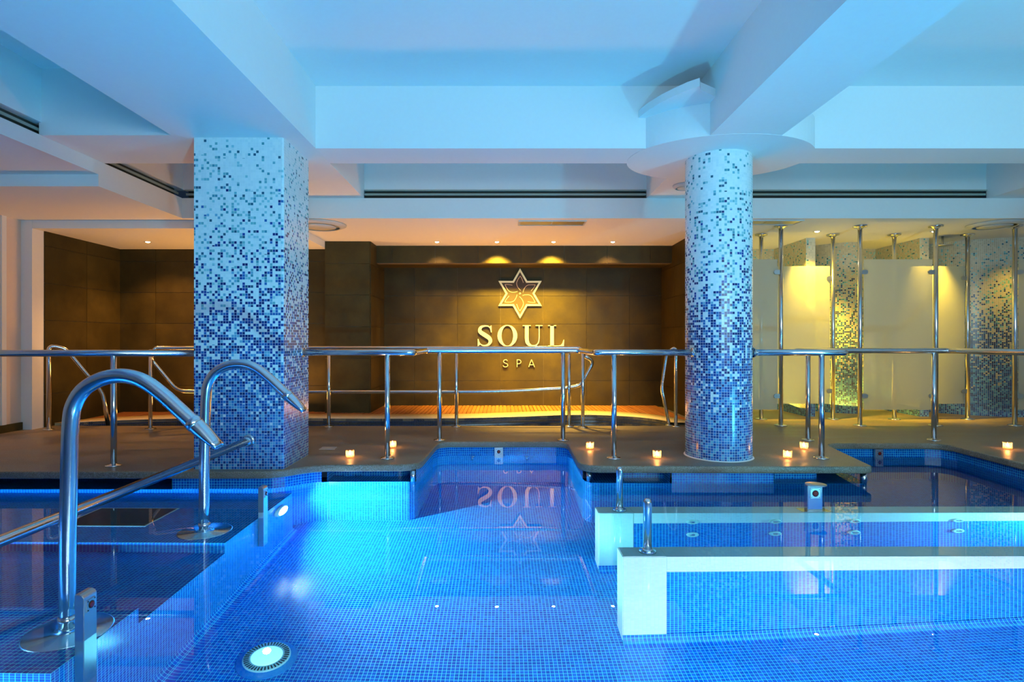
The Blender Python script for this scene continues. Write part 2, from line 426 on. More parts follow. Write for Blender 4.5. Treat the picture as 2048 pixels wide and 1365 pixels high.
# air slots
def slot(x0, x1, y, lab):
    t = thing('air_slot', ((x0+x1)/2, y, SF), lab, 'air vent', 'long ceiling air slots')
    MB().box(x0, x1, y+.075, y+.085, SF, 2.82).obj('slot_back', 'dark_slot', t)
    MB().box(x0, x1, y+.02, y+.03, SF+.038, SF+.062).obj('slot_bar', 'slot_bar', t)
    MB().box(x0, x1, y+.0, y+.014, SF+.086, SF+.10).obj('slot_edge', 'slot_bar', t)
slot(-1.612, 1.678, 6.525, 'long dark air slot above the gold sign, in front of the round column')
slot(2.262, 5.648, 6.525, 'long dark air slot above the shower screens')
slot(-3.70, -2.69, 6.525, 'short dark air slot beside the square pillar top')
t = thing('air_slot', (-3.8, 3.5, SF), 'long dark air slot along the left edge beam', 'air vent', 'long ceiling air slots')
MB().box(-3.815, -3.805, YN+.01, 6.49, SF+.002, 2.818).obj('slot_back', 'dark_slot', t)
MB().box(-3.77, -3.76, YN, 6.5, SF+.038, SF+.062).obj('slot_bar', 'slot_bar', t)
# drum round the column head
def ell(cx, cy, a, b, n=64, a0=0, a1=2*PI): return [(cx+a*math.cos(a0+(a1-a0)*k/n), cy+b*math.sin(a0+(a1-a0)*k/n)) for k in range(n + (0 if a1-a0 > 6.28 else 1))]
struct(MB().prism(ell(1.97, 5.13, .82, .64, 72), SF-.002, 2.98), 'column_head_drum', 'plaster', 'oval plaster drum around the round column head')
struct(MB().prism([(1.17, 4.86), (1.185, 4.78), (1.22, 4.66), (1.28, 4.52), (1.35, 4.40), (1.42, 4.30), (1.49, 4.23), (1.52, 4.30), (1.69, 4.42), (1.69, 4.86)], 2.978, 3.04, 'Z'), 'drum_upper_lobe', 'plaster', 'thin plaster lobe on top of the drum')

# ------------------------------------------------------------------ walls
struct(MB().box(XL-.15, XL, YN, 6.63, -.02, SL), 'wall_left', 'plaster_warm')
struct(MB().box(-5.75, -5.57, 6.63, 6.80, 0, DC), 'wall_left', 'plaster', 'pale jamb at the end of the left wall')
struct(MB().box(XL-.0, XL+.025, 4.7, 6.625, 0.001, .09), 'baseboard_left', 'slate')
struct(MB().box(-6.5, XR, YN-.15, YN, -1.3, SL), 'wall_back_of_camera', 'plaster')
struct(MB().box(XR, XR+.15, YN, 9.3, -1.3, SL), 'wall_right', 'plaster')
struct(MB().box(XL, XL+.015, 6.36, 6.42, .09, DC), 'trim_5', 'plaster', 'pale upright strip on the left wall')
def tiled_wall(name, label, org, ux, W, H, tw, th, off=0.0, zoff=0.0, depth=.012):
    """dark stone tiles set on a wall plane: org lower left corner, ux direction along the wall; normal faces the room"""
    org = Vector(org); ux = Vector(ux).normalized(); nz = Vector((0, 0, 1)); nn = ux.cross(nz)
    base = MB(); P = [org, org+ux*W, org+ux*W+nz*H, org+nz*H]; Q = [p-nn*.12 for p in P]
    b = base.add(P+Q)
    for q in ((0, 1, 2, 3), (5, 4, 7, 6), (0, 4, 5, 1), (3, 2, 6, 7), (0, 3, 7, 4), (1, 5, 6, 2)): base.face([b+i for i in q])
    root = struct(base, name, 'joint', label, loc=org)
    g = .0025; u = -off if off else 0.0
    while u < W-1e-4:
        a0, a1 = max(u, 0)+g, min(u+tw, W)-g
        z = -zoff if zoff else 0.0
        while z < H-1e-4:
            b0, b1 = max(z, 0)+g, min(z+th, H)-g
            if a1-a0 > .01 and b1-b0 > .01:
                d = depth+random.uniform(-.0015, .0015)
                mb = MB(); pp = []
                for dd in (-.004, d):
                    for (aa, bb) in ((a0, b0), (a1, b0), (a1, b1), (a0, b1)): pp.append(ux*aa+nz*bb+nn*dd)
                # bevelled front
                k = mb.add([p for p in pp])
                for q in ((4, 5, 6, 7), (0, 1, 5, 4), (1, 2, 6, 5), (2, 3, 7, 6), (3, 0, 4, 7)): mb.face([k+i for i in q])
                me_o = mb.obj('wall_tile', 'slate', None, loc=(0, 0, 0)); me_o.parent = root
            z += th
        u += tw
    return root
# sign wall: joints at photo x 1001 / 1086, rows 649 / 762
X1 = (1001-1005)*8.95/F
tiled_wall('wall_rear', 'dark stone wall carrying the gold sign', (-1.95, YB, 0), (1, 0, 0), 4.55, 2.5, .686, .4515, off=(.686-((X1+1.95) % .686)), zoff=.4515-((1.05-(761.8-682.5)*8.95/F) % .4515))
# horizontal band over the sign
tiled_wall('trim_1', 'projecting dark stone band above the sign', (-1.90, 8.41, 2.218), (1, 0, 0), 4.45, .262, .645, .262, off=.40)
struct(MB().box(-1.90, 2.55, 8.53, YB, 2.218, DC), 'trim_2', 'slate', 'underside of the dark stone band')
# pier left of the sign
tiled_wall('trim_3', 'dark stone pier left of the sign', (-2.545, 8.03, 0), (1, 0, 0), .645, DC, .645, .4515, zoff=.1)
tiled_wall('trim_4', 'right side of the dark stone pier', (-1.90, 8.03, 0), (0, 1, 0), .92, DC, .60, .4515, zoff=.1)
tiled_wall('wall_rear_left', 'dark stone back wall of the left alcove', (-5.57, 8.15, 0), (1, 0, 0), 3.03, DC, .69, .4515, off=.16, zoff=.05)
tiled_wall('wall_left_alcove', 'dark stone side wall of the left alcove', (-5.57, 6.80, 0), (0, 1, 0), 1.35, DC, .69, .4515, zoff=.05)
tiled_wall('wall_divider', 'dark stone side wall right of the sign', (2.55, YB, 0), (0, -1, 0), 2.0, DC, .69, .4515, zoff=.1)
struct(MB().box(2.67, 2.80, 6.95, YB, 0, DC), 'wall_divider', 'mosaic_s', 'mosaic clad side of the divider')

# ------------------------------------------------------------------ deck with pool cut-out and whirlpool hole
E = [(-5.70, 4.49), (-1.95, 4.50), (-1.86, 4.515), (-1.76, 4.57), (-1.66, 4.66), (-1.58, 4.715), (-1.48, 4.74), (-.86, 4.75), (-.78, 4.77), (-.72, 4.83), (-.70, 4.92),
     (-.665, 5.70), (-.635, 5.79), (-.56, 5.83), (.56, 5.83), (.635, 5.79), (.665, 5.70), (.655, 4.88), (.67, 4.79), (.73, 4.72), (.82, 4.70),
     (3.02, 4.67), (3.08, 4.68), (3.11, 4.72), (3.27, 5.60), (3.31, 5.69), (3.39, 5.74), (4.36, 5.74), (4.46, 5.70), (4.51, 5.61), (4.45, 4.6), (4.45, -2.0)]
def offset(line, d):
    out = []
    for i, p in enumerate(line):
        a = Vector(line[max(i-1, 0)]); b = Vector(line[min(i+1, len(line)-1)]); t = (b-a).normalized(); n = Vector((-t.y, t.x))
        out.append((p[0]+n.x*d, p[1]+n.y*d))
    return out
DTH = .06
Wp = [(-5.30, 6.98), (-5.05, 7.10), (-4.6, 7.24), (-3.9, 7.37), (-3.1, 7.38), (-2.2, 7.33), (-1.3, 7.32), (-.5, 7.36), (.2, 7.50), (.8, 7.66), (1.3, 7.68), (1.75, 7.50), (2.02, 7.22), (2.10, 6.98)]
Wb = [tuple(p[:2]) for p in catmull([(x, y, 0) for x, y in Wp], 6)]
hole = Wb + [(1.9, 6.93), (-5.1, 6.93)]
Wo = [(-5.56, 6.94), (-5.35, 7.35), (-4.7, 7.66), (-3.9, 7.80), (-3.1, 7.81), (-2.2, 7.76), (-1.3, 7.76), (-.6, 7.80), (.1, 7.96), (.75, 8.12), (1.4, 8.12), (1.95, 7.86), (2.25, 7.45), (2.42, 6.94)]
Wob = [tuple(p[:2]) for p in catmull([(x, y, 0) for x, y in Wo], 6)]
def deck():
    cu = bpy.data.curves.new('deck', 'CURVE'); cu.dimensions = '2D'; cu.fill_mode = 'BOTH'
    cu.extrude = DTH/2-.012; cu.bevel_depth = .012; cu.bevel_resolution = 2; cu.offset = -.012
    def sp(pts):
        s = cu.splines.new('POLY'); s.points.add(len(pts)-1)
        for p, q in zip(s.points, pts): p.co = (q[0], q[1], 0, 1)
        s.use_cyclic_u = True
    sp(E+[(4.45, YN), (XR, YN), (XR, 9.3), (-5.75, 9.3)]); sp(hole)
    tmp = bpy.data.objects.new('tmp', cu); C.objects.link(tmp); tmp.location = (0, 0, -DTH/2)
    dg = bpy.context.evaluated_depsgraph_get(); me = bpy.data.meshes.new_from_object(tmp.evaluated_get(dg))
    bpy.data.objects.remove(tmp)
    me.materials.clear(); me.materials.append(M['stone'])
    o = bpy.data.objects.new('floor', me); C.objects.link(o); o.location = (0, 0, -DTH/2)
    o['kind'] = 'structure'; o['label'] = 'brown grey stone pool deck with rounded edge'
deck()
struct(MB().box(XL, 4.46, YN, -2.0, -DTH, 0), 'floor', 'stone', 'stone deck behind the camera')
# pool shell
WL = offset(E, .045)
U = MB()
U.strip(WL, -1.2, -.165)
def keep(p): return not (p[0] < -2.66 and p[1] < 4.7)
# above the waterline, except at the openings under the deck
def seg_between(line, f):
    out = []; cur = []
    for p in line:
        if f(p): cur.append(p)
        else:
            if len(cur) > 1: out.append(cur)
            cur = []
    if len(cur) > 1: out.append(cur)
    return out
fine = []
for a, b in zip(WL, WL[1:]):
    n = max(1, int(math.dist(a, b)/.04))
    fine += [(a[0]+(b[0]-a[0])*k/n, a[1]+(b[1]-a[1])*k/n) for k in range(n)]
fine.append(WL[-1])
def solid(p):
    x, y = p
    if y < 4.85 and x < 4:
        return (-2.68 < x < -1.50) or (1.42 < x < 2.29)
    if x > 2.9 and x < 3.33 and y < 5.6: return False
    return True
for s_ in seg_between(fine, solid): U.strip(s_, -.165, -.05)
struct(U, 'pool_wall', 'tile', 'blue mosaic pool wall under the deck edge', fix=False)
R = MB()
def recess(x0, x1, y, d, r=.10):
    R.quad([(x0, y, -.165), (x1, y, -.165), (x1, y+d, -.165), (x0, y+d, -.165)])
    R.strip([(x0, y), (x0, y+d-.001)], -.165, -.05); R.strip([(x1, y), (x1, y+d)], -.165, -.05)
    R.strip([(x0, y+d), (x1, y+d)], -.165, -.05)
recess(-5.7, -2.68, 4.54, .6)
recess(-1.50, -.74, 4.79, .40)
recess(.74, 1.42, 4.745, .40)
R.quad([(2.29, 4.715, -.165), (3.06, 4.715, -.165), (3.22, 5.68, -.165), (2.29, 5.68, -.165)])
R.strip([(2.29, 5.68), (3.22, 5.68)], -.165, -.05)
R.strip([(2.29, 4.715), (2.29, 5.68)], -.165, -.05)
# rounded tile cores inside the openings
R.strip([(-1.50, 4.99)]+ell(-.95, 5.09, .12, .10, 8, -PI/2, 0)+[(-.83, 5.19)], -.165, -.05)
R.strip([(1.02, 4.93)]+[(1.42, 4.93)], -.165, -.05); R.strip([(1.02, 4.93), (1.02, 5.15)], -.165, -.05)
R.strip([(2.29, 4.88)]+ell(2.68, 4.98, .10, .10, 8, -PI/2, 0)+[(2.78, 5.4)], -.165, -.05)
struct(R, 'pool_overflow_recess', 'tile', 'blue tiled overflow recesses under the deck edge', fix=False)
struct(MB().quad([(XL, -2.0, -1.2), (4.6, -2.0, -1.2), (4.6, 6.0, -1.2), (XL, 6.0, -1.2)]), 'pool_floor', 'tile', 'blue mosaic pool floor', fix=False)
struct(MB().strip([(4.6, -2.0), (XL, -2.0)], -1.2, -.05).strip([(XL+.001, -2.0), (XL+.001, 4.6)], -1.2, 0), 'pool_wall', 'tile', 'blue mosaic pool wall on the near side', fix=False)
# bench on the left with two raised platforms
BX = -1.71
bn = MB(); FR = .02
bn.strip([(BX, -2.0), (BX, 4.56)], -1.13, -.47)
bn.quad([(XL, -2.0, -.47), (BX, -2.0, -.47), (BX, 4.56, -.47), (XL, 4.56, -.47)])
for k in range(6):   # cove at the foot
    a0, a1 = PI/2*k/6, PI/2*(k+1)/6; r = .07
    p = lambda a: (BX+r*(1-math.cos(a)), -1.2+r*(1-math.sin(a)))
    (xa, za), (xb, zb) = p(a0), p(a1)
    bn.quad([(xa, -2, za), (xa, 4.56, za), (xb, 4.56, zb), (xb, -2, zb)], [(-2, za), (4.56, za), (4.56, zb-.01), (-2, zb-.01)])
struct(bn, 'pool_bench', 'tile', 'low blue mosaic bench along the left side of the pool', fix=False)
def platform(y0, y1, lab, notch=False):
    m = MB()
    m.box(XL+.002, BX+.001, y0, y1, -.47, -.29)
    return struct(m, 'pool_platform', 'tile', lab, bevel=0)
platform(3.45, 4.555, 'raised mosaic platform under the far water jet')
platform(2.12, 2.63, 'raised mosaic platform under the near water jet')
g = thing('bench_grating', (-2.68, 3.94, -.29), 'dark green rectangular grating under water behind the far water jet', 'grating')
MB().box(-2.97, -2.385, 3.74, 4.14, -.29, -.282).obj('frame', 'tile_white', g)
MB().box(-2.955, -2.40, 3.752, 4.128, -.29, -.279).obj('plate', 'panel_dark', g)
# water
wm = MB().quad([(XL, -2.0, ZW), (4.62, -2.0, ZW), (4.62, 5.98, ZW), (XL, 5.98, ZW)])
wo = struct(wm, 'pool_water', 'water', 'still clear blue pool water', fix=False)
# whirlpool basin
wb = MB()
wb.strip(Wb, -.6, .033, smooth=True); wb.strip([Wb[0], (-5.1, 6.93), (1.9, 6.93), Wb[-1]], -.6, -.05)
wb.flat(hole, -.6)
struct(wb, 'whirlpool_basin', 'tile_dark', 'blue tiled whirlpool basin set in the rear deck', fix=False)
struct(MB().flat(hole, -.055), 'whirlpool_water', 'water', 'water of the rear whirlpool', fix=False)
cp = MB(); n = len(Wb)
a = cp.add([(x, y, .0) for x, y in Wb]); b = cp.add([(x, y, .035) for x, y in Wb])
c = cp.add([(x, y, .035) for x, y in Wob]); d = cp.add([(x, y, .0) for x, y in Wob])
for i in range(n-1):
    cp.face((a+i, a+i+1, b+i+1, b+i)); cp.face((b+i, b+i+1, c+i+1, c+i), None, True); cp.face((c+i, c+i+1, d+i+1, d+i))
struct(cp, 'whirlpool_coping', 'cream', 'curved cream stone coping behind the whirlpool', fix=True)

# orange wooden slats between the coping and the walls
wd = thing('wooden_decking', (0, 8.3, 0), 'orange wooden slatted decking along the foot of the dark rear wall', 'decking')
def outer_y(x):
    for p, q in zip(Wob, Wob[1:]):
        if min(p[0], q[0]) <= x <= max(p[0], q[0]) and p[0] != q[0]:
            return p[1]+(q[1]-p[1])*(x-p[0])/(q[0]-p[0])
    return 7.0
x = -5.5; k = 0
while x < 2.44:
    y0 = outer_y(x+.025)+.012
    y1 = 8.13 if x < -2.6 else (8.0 if x < -1.93 else 8.92)
    if y1-y0 > .06:
        MB().box(x, x+.048, y0, y1, .001, .022+random.uniform(-.002, .002)).obj('slat', 'wood', wd)
    x += .058

# ------------------------------------------------------------------ pillars
def pillar():
    x0, x1, y0, y1 = -2.523, -1.791, 4.58, 5.17
    c = .012; L = [(x0, y0), (x1-c, y0), (x1, y0+c), (x1, y1), (x0, y1), (x0, y0)]
    m = MB().strip(L, 0, SF, u0=.01)
    m.quad([(p[0], p[1], SF) for p in L[:-1]]); m.quad([(p[0], p[1], 0) for p in L[:-1]])
    o = m.obj('square_pillar', 'mosaic')
    tag(o, 'thick square pillar of white to blue gradient mosaic at the pool edge', 'pillar')
pillar()
def column():
    t = thing('round_column', (1.976, 5.13, 0), 'round column of white to blue gradient mosaic at the pool edge', 'column')
    L = ell(1.976, 5.13, .289, .289, 73, 0, 2*PI); L = [(1.976+.289*math.cos(2*PI*k/72), 5.13+.289*math.sin(2*PI*k/72)) for k in range(73)]
    m = MB().strip(L, 0.006, SF, smooth=True); m.obj('shaft', 'mosaic', t)
    MB().lathe([(.289, 0), (.302, 0), (.300, .007), (.289, .010)], (1.976, 5.13, 0), 72).obj('base_joint', 'plaster', t)
column()

# ------------------------------------------------------------------ railings
RZ = .947
def post(parent, x, y, z1=RZ-.02, r=.0235, z0=0):
    MB().tube([(x, y, z0), (x, y, z1)], r, 20).obj('post', 'steel', parent)
    MB().lathe([(.062, 0), (.062, .006), (.056, .010), (r+.004, .013), (r, .02)], (x, y, z0), 24).obj('base_flange', 'steel', parent)
def flange(parent, p, d, r=.045):
    p = Vector(p); d = Vector(d).normalized()
    MB().tube([p, p+d*.004, p+d*.012, p+d*.016], [r, r, r*.9, r*.7], 24).obj('wall_flange', 'steel', parent)
r1 = thing('pool_railing', (-3.27, 4.71, 0), 'straight steel railing running from the left edge to the square pillar', 'railing')
MB().tube([(-5.69, 4.71, RZ), (-2.525, 4.71, RZ)], .029, 24).obj('top_rail', 'steel', r1)
post(r1, -3.27, 4.71); post(r1, -5.1, 4.71); flange(r1, (-2.524, 4.71, RZ), (-1, 0, 0)); flange(r1, (-5.699, 4.71, RZ), (1, 0, 0))
r2 = thing('pool_railing', (0, 5.5, 0), 'steel railing around the middle recess of the deck below the gold sign', 'railing')
MB().tube(fillet([(-1.789, 5.01, RZ), (-.80, 5.01, RZ), (-.815, 5.92, RZ), (.825, 5.92, RZ), (.84, 5.01, RZ), (1.71, 5.01, RZ)], .05, 4), .029, 24).obj('top_rail', 'steel', r2)
for x_, y_ in ((-1.03, 5.01), (-.666, 5.92), (.64, 5.92), (.998, 5.01)): post(r2, x_, y_)
flange(r2, (-1.790, 5.01, RZ), (1, 0, 0)); flange(r2, (1.705, 5.01, RZ), (-1, .0, 0))
r3 = thing('pool_railing', (3.3, 5.5, 0), 'steel railing right of the round column in front of the showers', 'railing')
MB().tube(fillet([(2.24, 5.01, RZ), (3.08, 5.01, RZ), (3.10, 5.92, RZ), (4.72, 5.92, RZ), (4.72, 1.5, RZ)], .05, 4), .029, 24).obj('top_rail', 'steel', r3)
for x_, y_ in ((2.854, 5.01), (3.23, 5.92), (4.56, 5.92), (4.72, 3.2), (4.72, 1.6)): post(r3, x_, y_)
flange(r3, (2.245, 5.01, RZ), (1, 0, 0))
# whirlpool rails
r4 = thing('whirlpool_railing', (-1.6, 6.87, 0), 'double steel railing in front of the whirlpool with looped ends', 'railing')
MB().tube(fillet([(-4.19, 6.72, .90), (-4.19, 6.74, .965), (-3.9, 6.87, .965), (.95, 6.87, .965), (1.0, 6.84, .90)], .06, 5), .022, 18).obj('top_rail', 'steel', r4)
MB().tube(fillet([(-4.19, 6.72, .90), (-4.30, 6.84, .84), (-4.02, 6.93, .43), (-3.3, 6.93, .42), (-.1, 6.93, .42), (.75, 6.94, .46), (.97, 6.95, .50), (1.13, 6.92, .80), (1.0, 6.84, .87)], [0, .1, .1, .3, .8, .3, .06, .08, 0], 8), .022, 18).obj('lower_rail', 'steel', r4)
for x_, y_ in ((-4.20, 6.68), (-2.13, 6.87), (-.565, 6.87), (.82, 6.90), (.975, 6.80)): post(r4, x_, y_, .95, .021)
r5 = thing('whirlpool_grab_rail', (2.13, 6.88, 0), 'bent steel grab rail at the right end of the whirlpool beside the round column', 'grab rail')
MB().tube(fillet([(2.13, 6.88, 0), (2.13, 6.88, .985), (2.04, 6.95, .90), (1.99, 7.0, .46), (2.08, 6.98, .0)], [0, .07, .10, .06, 0], 8), .021, 18).obj('tube', 'steel', r5)
MB().lathe([(.055, 0), (.055, .006), (.03, .012)], (2.13, 6.88, 0), 24).obj('base_flange', 'steel', r5)
MB().lathe([(.05, 0), (.05, .006), (.03, .012)], (2.08, 6.98, 0), 24).obj('base_flange', 'steel', r5)
r6 = thing('whirlpool_grab_rail', (-5.37, 6.63, 0), 'looped steel grab rail at the left end of the whirlpool by the pale wall', 'grab rail')
MB().tube(fillet([(-5.37, 6.63, 0), (-5.37, 6.63, 1.0), (-5.24, 6.72, .96), (-4.98, 6.98, .40), (-4.93, 7.0, .0)], [0, .07, .07, .08, 0], 8), .024, 18).obj('tube', 'steel', r6)
MB().lathe([(.06, 0), (.06, .006), (.03, .012)], (-5.37, 6.63, 0), 24).obj('base_flange', 'steel', r6)
# sloping hand rail from the pillar into the pool
r7 = thing('sloping_handrail', (-2.073, 4.58, .234), 'sloping steel handrail fixed to the front of the square pillar', 'handrail')
P0 = Vector((-2.073, 4.575, .236)); P1 = Vector((-2.42, 2.70, .085)); D = (P1-P0)
MB().tube(fillet([P0, P0+D*1.35, P0+D*1.4+Vector((0, -.03, -.5))], [0, .06, 0], 6), .030, 24).obj('tube', 'steel', r7)
flange(r7, (-2.073, 4.579, .236), (0, -1, 0), .05)
MB().lathe([(.033, 0), (.042, .01), (.033, .03)], (-2.073, 4.55, .234), 24, 'Y').obj('collar', 'steel', r7)
# short steel supports between deck tip and water
for px_, lab in ((826, 'short steel support under the deck edge left of the middle recess'), (1178, 'short steel support under the deck edge right of the middle recess'), (1727, 'short steel support under the pointed deck corner')):
    y_ = 4.80 if px_ < 1500 else 4.74
    x_ = (px_-1005)*y_/F
    o = MB().tube([(x_, y_, -.165), (x_, y_, -DTH)], .024, 20).obj('deck_support', 'steel')
    tag(o, lab, 'support', 'steel supports under the deck edge')

# ------------------------------------------------------------------ swan-neck water jets
def swan(x, y, lab, lean=0.0):
    t = thing('swan_neck_jet', (x, y, -.29), lab, 'water jet', 'swan neck water jets')
    k = 2.42/F
    rel = [(-2, 1180), (-2, 1100), (0, 1000), (2, 900), (4, 850), (10, 812), (30, 780), (62, 760), (98, 752), (132, 756), (160, 769), (190, 792), (225, 824), (248, 845)]
    pts = []
    for dx, py in rel:
        pts.append(Vector((x+(dx+0)*k*1.0, y, ZC-(py-682.5)*k)))
    pts = [Vector((x-.004, y, -.285))]+catmull(pts, 5)
    MB().tube(pts, .0315, 28).obj('neck', 'steel', t)
    d = (pts[-1]-pts[-2]).normalized(); p = pts[-1]
    MB().tube([p-d*.01, p-d*.008, p+d*.02, p+d*.022], [.0315, .036, .036, .0325], 28).obj('collar', 'steel', t)
    # flattened nozzle
    m = MB(); q = p+d*.018; nrm = Vector((0, 1, 0)); up = nrm.cross(d).normalized(); rings = []
    for s_, ry, ru in ((0, .034, .034), (.03, .036, .033), (.07, .037, .029), (.11, .037, .022), (.135, .036, .018), (.138, .030, .013)):
        rings.append(m.add([q+d*s_+nrm*ry*math.cos(a)+up*ru*math.sin(a) for a in [2*PI*i/28 for i in range(28)]]))
    for a_, b_ in zip(rings, rings[1:]):
        for i in range(28): m.face((a_+i, a_+(i+1) % 28, b_+(i+1) % 28, b_+i), None, True)
    m.face([rings[-1]+i for i in range(28)])
    nz_ = m.obj('nozzle', 'steel', t)
    m2 = MB(); q2 = q+d*.1385
    m2.face([m2.add([q2+nrm*.027*math.cos(a)+up*.010*math.sin(a) for a in [2*PI*i/20 for i in range(20)]])+i for i in range(20)])
    m2.obj('mouth', 'black', t)
    MB().lathe([(.165, 0), (.165, .006), (.158, .009), (.06, .012), (.04, .03), (.033, .05)], (x, y, -.29), 48).obj('base_plate', 'steel', t)
    MB().lathe([(.031, 0), (.037, .003), (.037, .03), (.031, .033)], (x-.003, y, -.17), 28).obj('base_collar', 'steel', t)
swan(-1.875, 2.42, 'large steel swan-neck water jet nearest the viewer at lower left')
swan(-1.945, 3.66, 'steel swan-neck water jet in front of the square pillar, farther of the two')

# ------------------------------------------------------------------ submerged low walls
def low_wall(y0, y1, lab, jets):
    t = thing('submerged_wall', (2.6, y0, -1.2), lab, 'pool wall', 'pale topped walls under water')
    X0 = .675; XE = 4.49
    MB().box(X0, X0+.25, y0, y1, -1.2, -.19).obj('end_post', 'tile_white', t, bevel=.006, bseg=2)
    MB().box(X0+.25, XE, y0, y1, -.41, -.19).obj('top_band', 'tile_white', t)
    MB().box(X0+.25, XE, y0+.005, y1-.005, -1.2, -.41).obj('blue_panel', 'tile', t)
    m = MB(); r = .06
    for k in range(6):
        a0, a1 = PI/2*k/6, PI/2*(k+1)/6
        q = lambda a: (y0-r*(1-math.cos(a)), -1.2+r*(1-math.sin(a)))
        (ya, za), (yb, zb) = q(a0), q(a1)
        m.quad([(X0, ya, za), (XE, ya, za), (XE, yb, zb), (X0, yb, zb)], [(X0, za), (XE, za), (XE, zb-.01), (X0, zb-.01)])
    m.obj('foot_cove', 'tile', t, fix=False)
    return t
low_wall(3.15, 3.30, 'nearer submerged wall with a bright white end post and top band', False)
low_wall(3.94, 4.09, 'farther submerged wall with a pale cyan end post', True)
def hydro_jet(x, z, lab):
    t = thing('hydro_jet', (x, 3.94, z), lab, 'water nozzle', 'round nozzles on the farther submerged wall')
    MB().lathe([(.044, -.003), (.044, .006), (.038, .010), (.020, .010), (.016, .004)], (x, 3.94, z), 28, 'Y').obj('ring', 'abs', t)
    MB().lathe([(.0165, -.002), (.0165, .0075), (.004, .009)], (x, 3.94, z), 20, 'Y').obj('nozzle', 'steel_dull', t)
names = ['first from the end post', 'second from the end post', 'third from the end post', 'fourth from the end post']
for row, z in (('upper', -.385), ('lower', -.64)):
    for i, px_ in enumerate((1385, 1550, 1708, 1915)):
        hydro_jet((px_-1005)*3.94/F, z, '%s row round nozzle, %s of the farther submerged wall' % (row, names[i]))
def bollard(x, y, lab, zt):
    t = thing('steel_bollard', (x, y, -.19), lab, 'post', 'round topped steel posts')
    MB().tube([(x, y, -.19), (x, y, zt-.024)]+[(x, y, zt-.024+.024*math.sin(a)) for a in (.4, .8, 1.15, 1.4)], [.024, .024]+[.024*math.cos(a) for a in (.4, .8, 1.15, 1.4)], 24).obj('post', 'steel', t)
    MB().lathe([(.050, 0), (.050, .02), (.046, .032), (.030, .037), (.026, .045)], (x, y, -.19), 28).obj('base_ring', 'steel', t)
bollard(.835, 3.225, 'short round-topped steel post on the nearer submerged wall', .144)
bollard(.838, 4.01, 'short round-topped steel post on the farther submerged wall', .152)

# ------------------------------------------------------------------ push-button posts and panels
def button(parent, c, axis, s=1.0):
    c = Vector(c)
    m = MB(); pl = MB(); h = .026*s
    if axis == 'Y':
        pl.box(c.x-h, c.x+h, c.y-.003, c.y+.001, c.z-h, c.z+h)
        m.lathe([(.013*s, -.001), (.013*s, .006), (.010*s, .009)], c, 20, 'Y')
        m3 = MB().lathe([(.017*s, 0), (.017*s, .005), (.013*s, .005)], c, 20, 'Y')
        sc = [MB().lathe([(.003, 0), (.003, .0045), (.0015, .005)], c+Vector((a*h*.78, 0, b*h*.78)), 8, 'Y') for a in (-1, 1) for b in (-1, 1)]
    else:
        pl.box(c.x-.001, c.x+.003, c.y-h, c.y+h, c.z-h, c.z+h)
        m.lathe([(.013*s, -.001), (.013*s, .006), (.010*s, .009)], c, 20, 'X')
        m3 = MB().lathe([(.017*s, 0), (.017*s, .005), (.013*s, .005)], c, 20, 'X')
        sc = [MB().lathe([(.003, 0), (.003, .0045), (.0015, .005)], c+Vector((0, a*h*.78, b*h*.78)), 8, 'X') for a in (-1, 1) for b in (-1, 1)]
    p = pl.obj('button_plate', 'steel_dull', parent); m.obj('push_button', 'red', p); m3.obj('button_ring', 'black', p)
    for q in sc: q.obj('screw', 'black', p)
def side_post(y, zt, lab):
    x0 = BX+.002
    t = thing('button_post', (x0+.02, y, -.9), lab, 'button post', 'push-button posts in the pool')
    m = MB(); m.prism([(x0, -.85), (x0+.038, -.85), (x0+.038, zt-.014), (x0+.030, zt-.004), (x0+.018, zt), (x0, zt)], y-.036, y+.036, 'Y')
    m.obj('housing', 'steel_dull', t, bevel=.002)
    button(t, (x0+.039, y, zt-.052), 'X', .9)
side_post(2.27, .035, 'steel push-button post with red button at lower left beside the nearest water jet')
side_post(3.95, .026, 'steel push-button post on the pool bench edge near the glowing lamp')
t = thing('button_post', (2.225, 4.0, -.19), 'steel push-button post standing on the farther submerged wall', 'button post', 'push-button posts in the pool')
MB().box(2.172, 2.278, 3.985, 4.035, -.19, .018).obj('housing', 'steel', t, bevel=.004)
MB().box(2.12, 2.33, 3.965, 4.05, -.19, -.182).obj('foot_plate', 'steel', t)
MB().lathe([(.07, 0), (.07, .004), (.02, .006)], (2.25, 4.02, .018), 32).obj('reflection_disc', 'steel_dull', t)  # added disc, stands in for a ring reflected on the water
button(t, (2.225, 3.984, -.035), 'Y', 1.35)
def panel(px0, px1, y, lab):
    x0, x1 = (px0-1005)*y/F, (px1-1005)*y/F
    t = thing('push_button_box', ((x0+x1)/2, y, -.25), lab, 'button panel', 'steel button panels on the pool wall')
    MB().box(x0, x1, y, y+.03, -.24, -.062).obj('plate', 'steel_dull', t, bevel=.003)
    button(t, ((x0+x1)/2, y-.001, -.105), 'Y', 1.1)
panel(989, 1006, 5.84, 'steel plate with button on the wall of the middle deck recess')
panel(1751, 1767, 5.745, 'steel plate with button on the pool wall behind the pointed deck corner')
for px_, s_ in ((945, 'left'), (1053, 'right')):
    x_ = (px_-1005)*5.85/F
    t = thing('wall_spout', (x_, 5.85, -.22), 'small steel spout on the recess wall %s of the button plate' % s_, 'water spout', 'small spouts in the middle recess')
    MB().tube(fillet([(x_, 5.87, -.20), (x_, 5.80, -.20), (x_, 5.80, -.30)], [0, .03, 0], 5), .014, 14).obj('tube', 'steel', t)
    MB().lathe([(.03, 0), (.03, .006), (.018, .01)], (x_, 5.865, -.20), 20, 'Y').obj('rosette', 'steel', t)

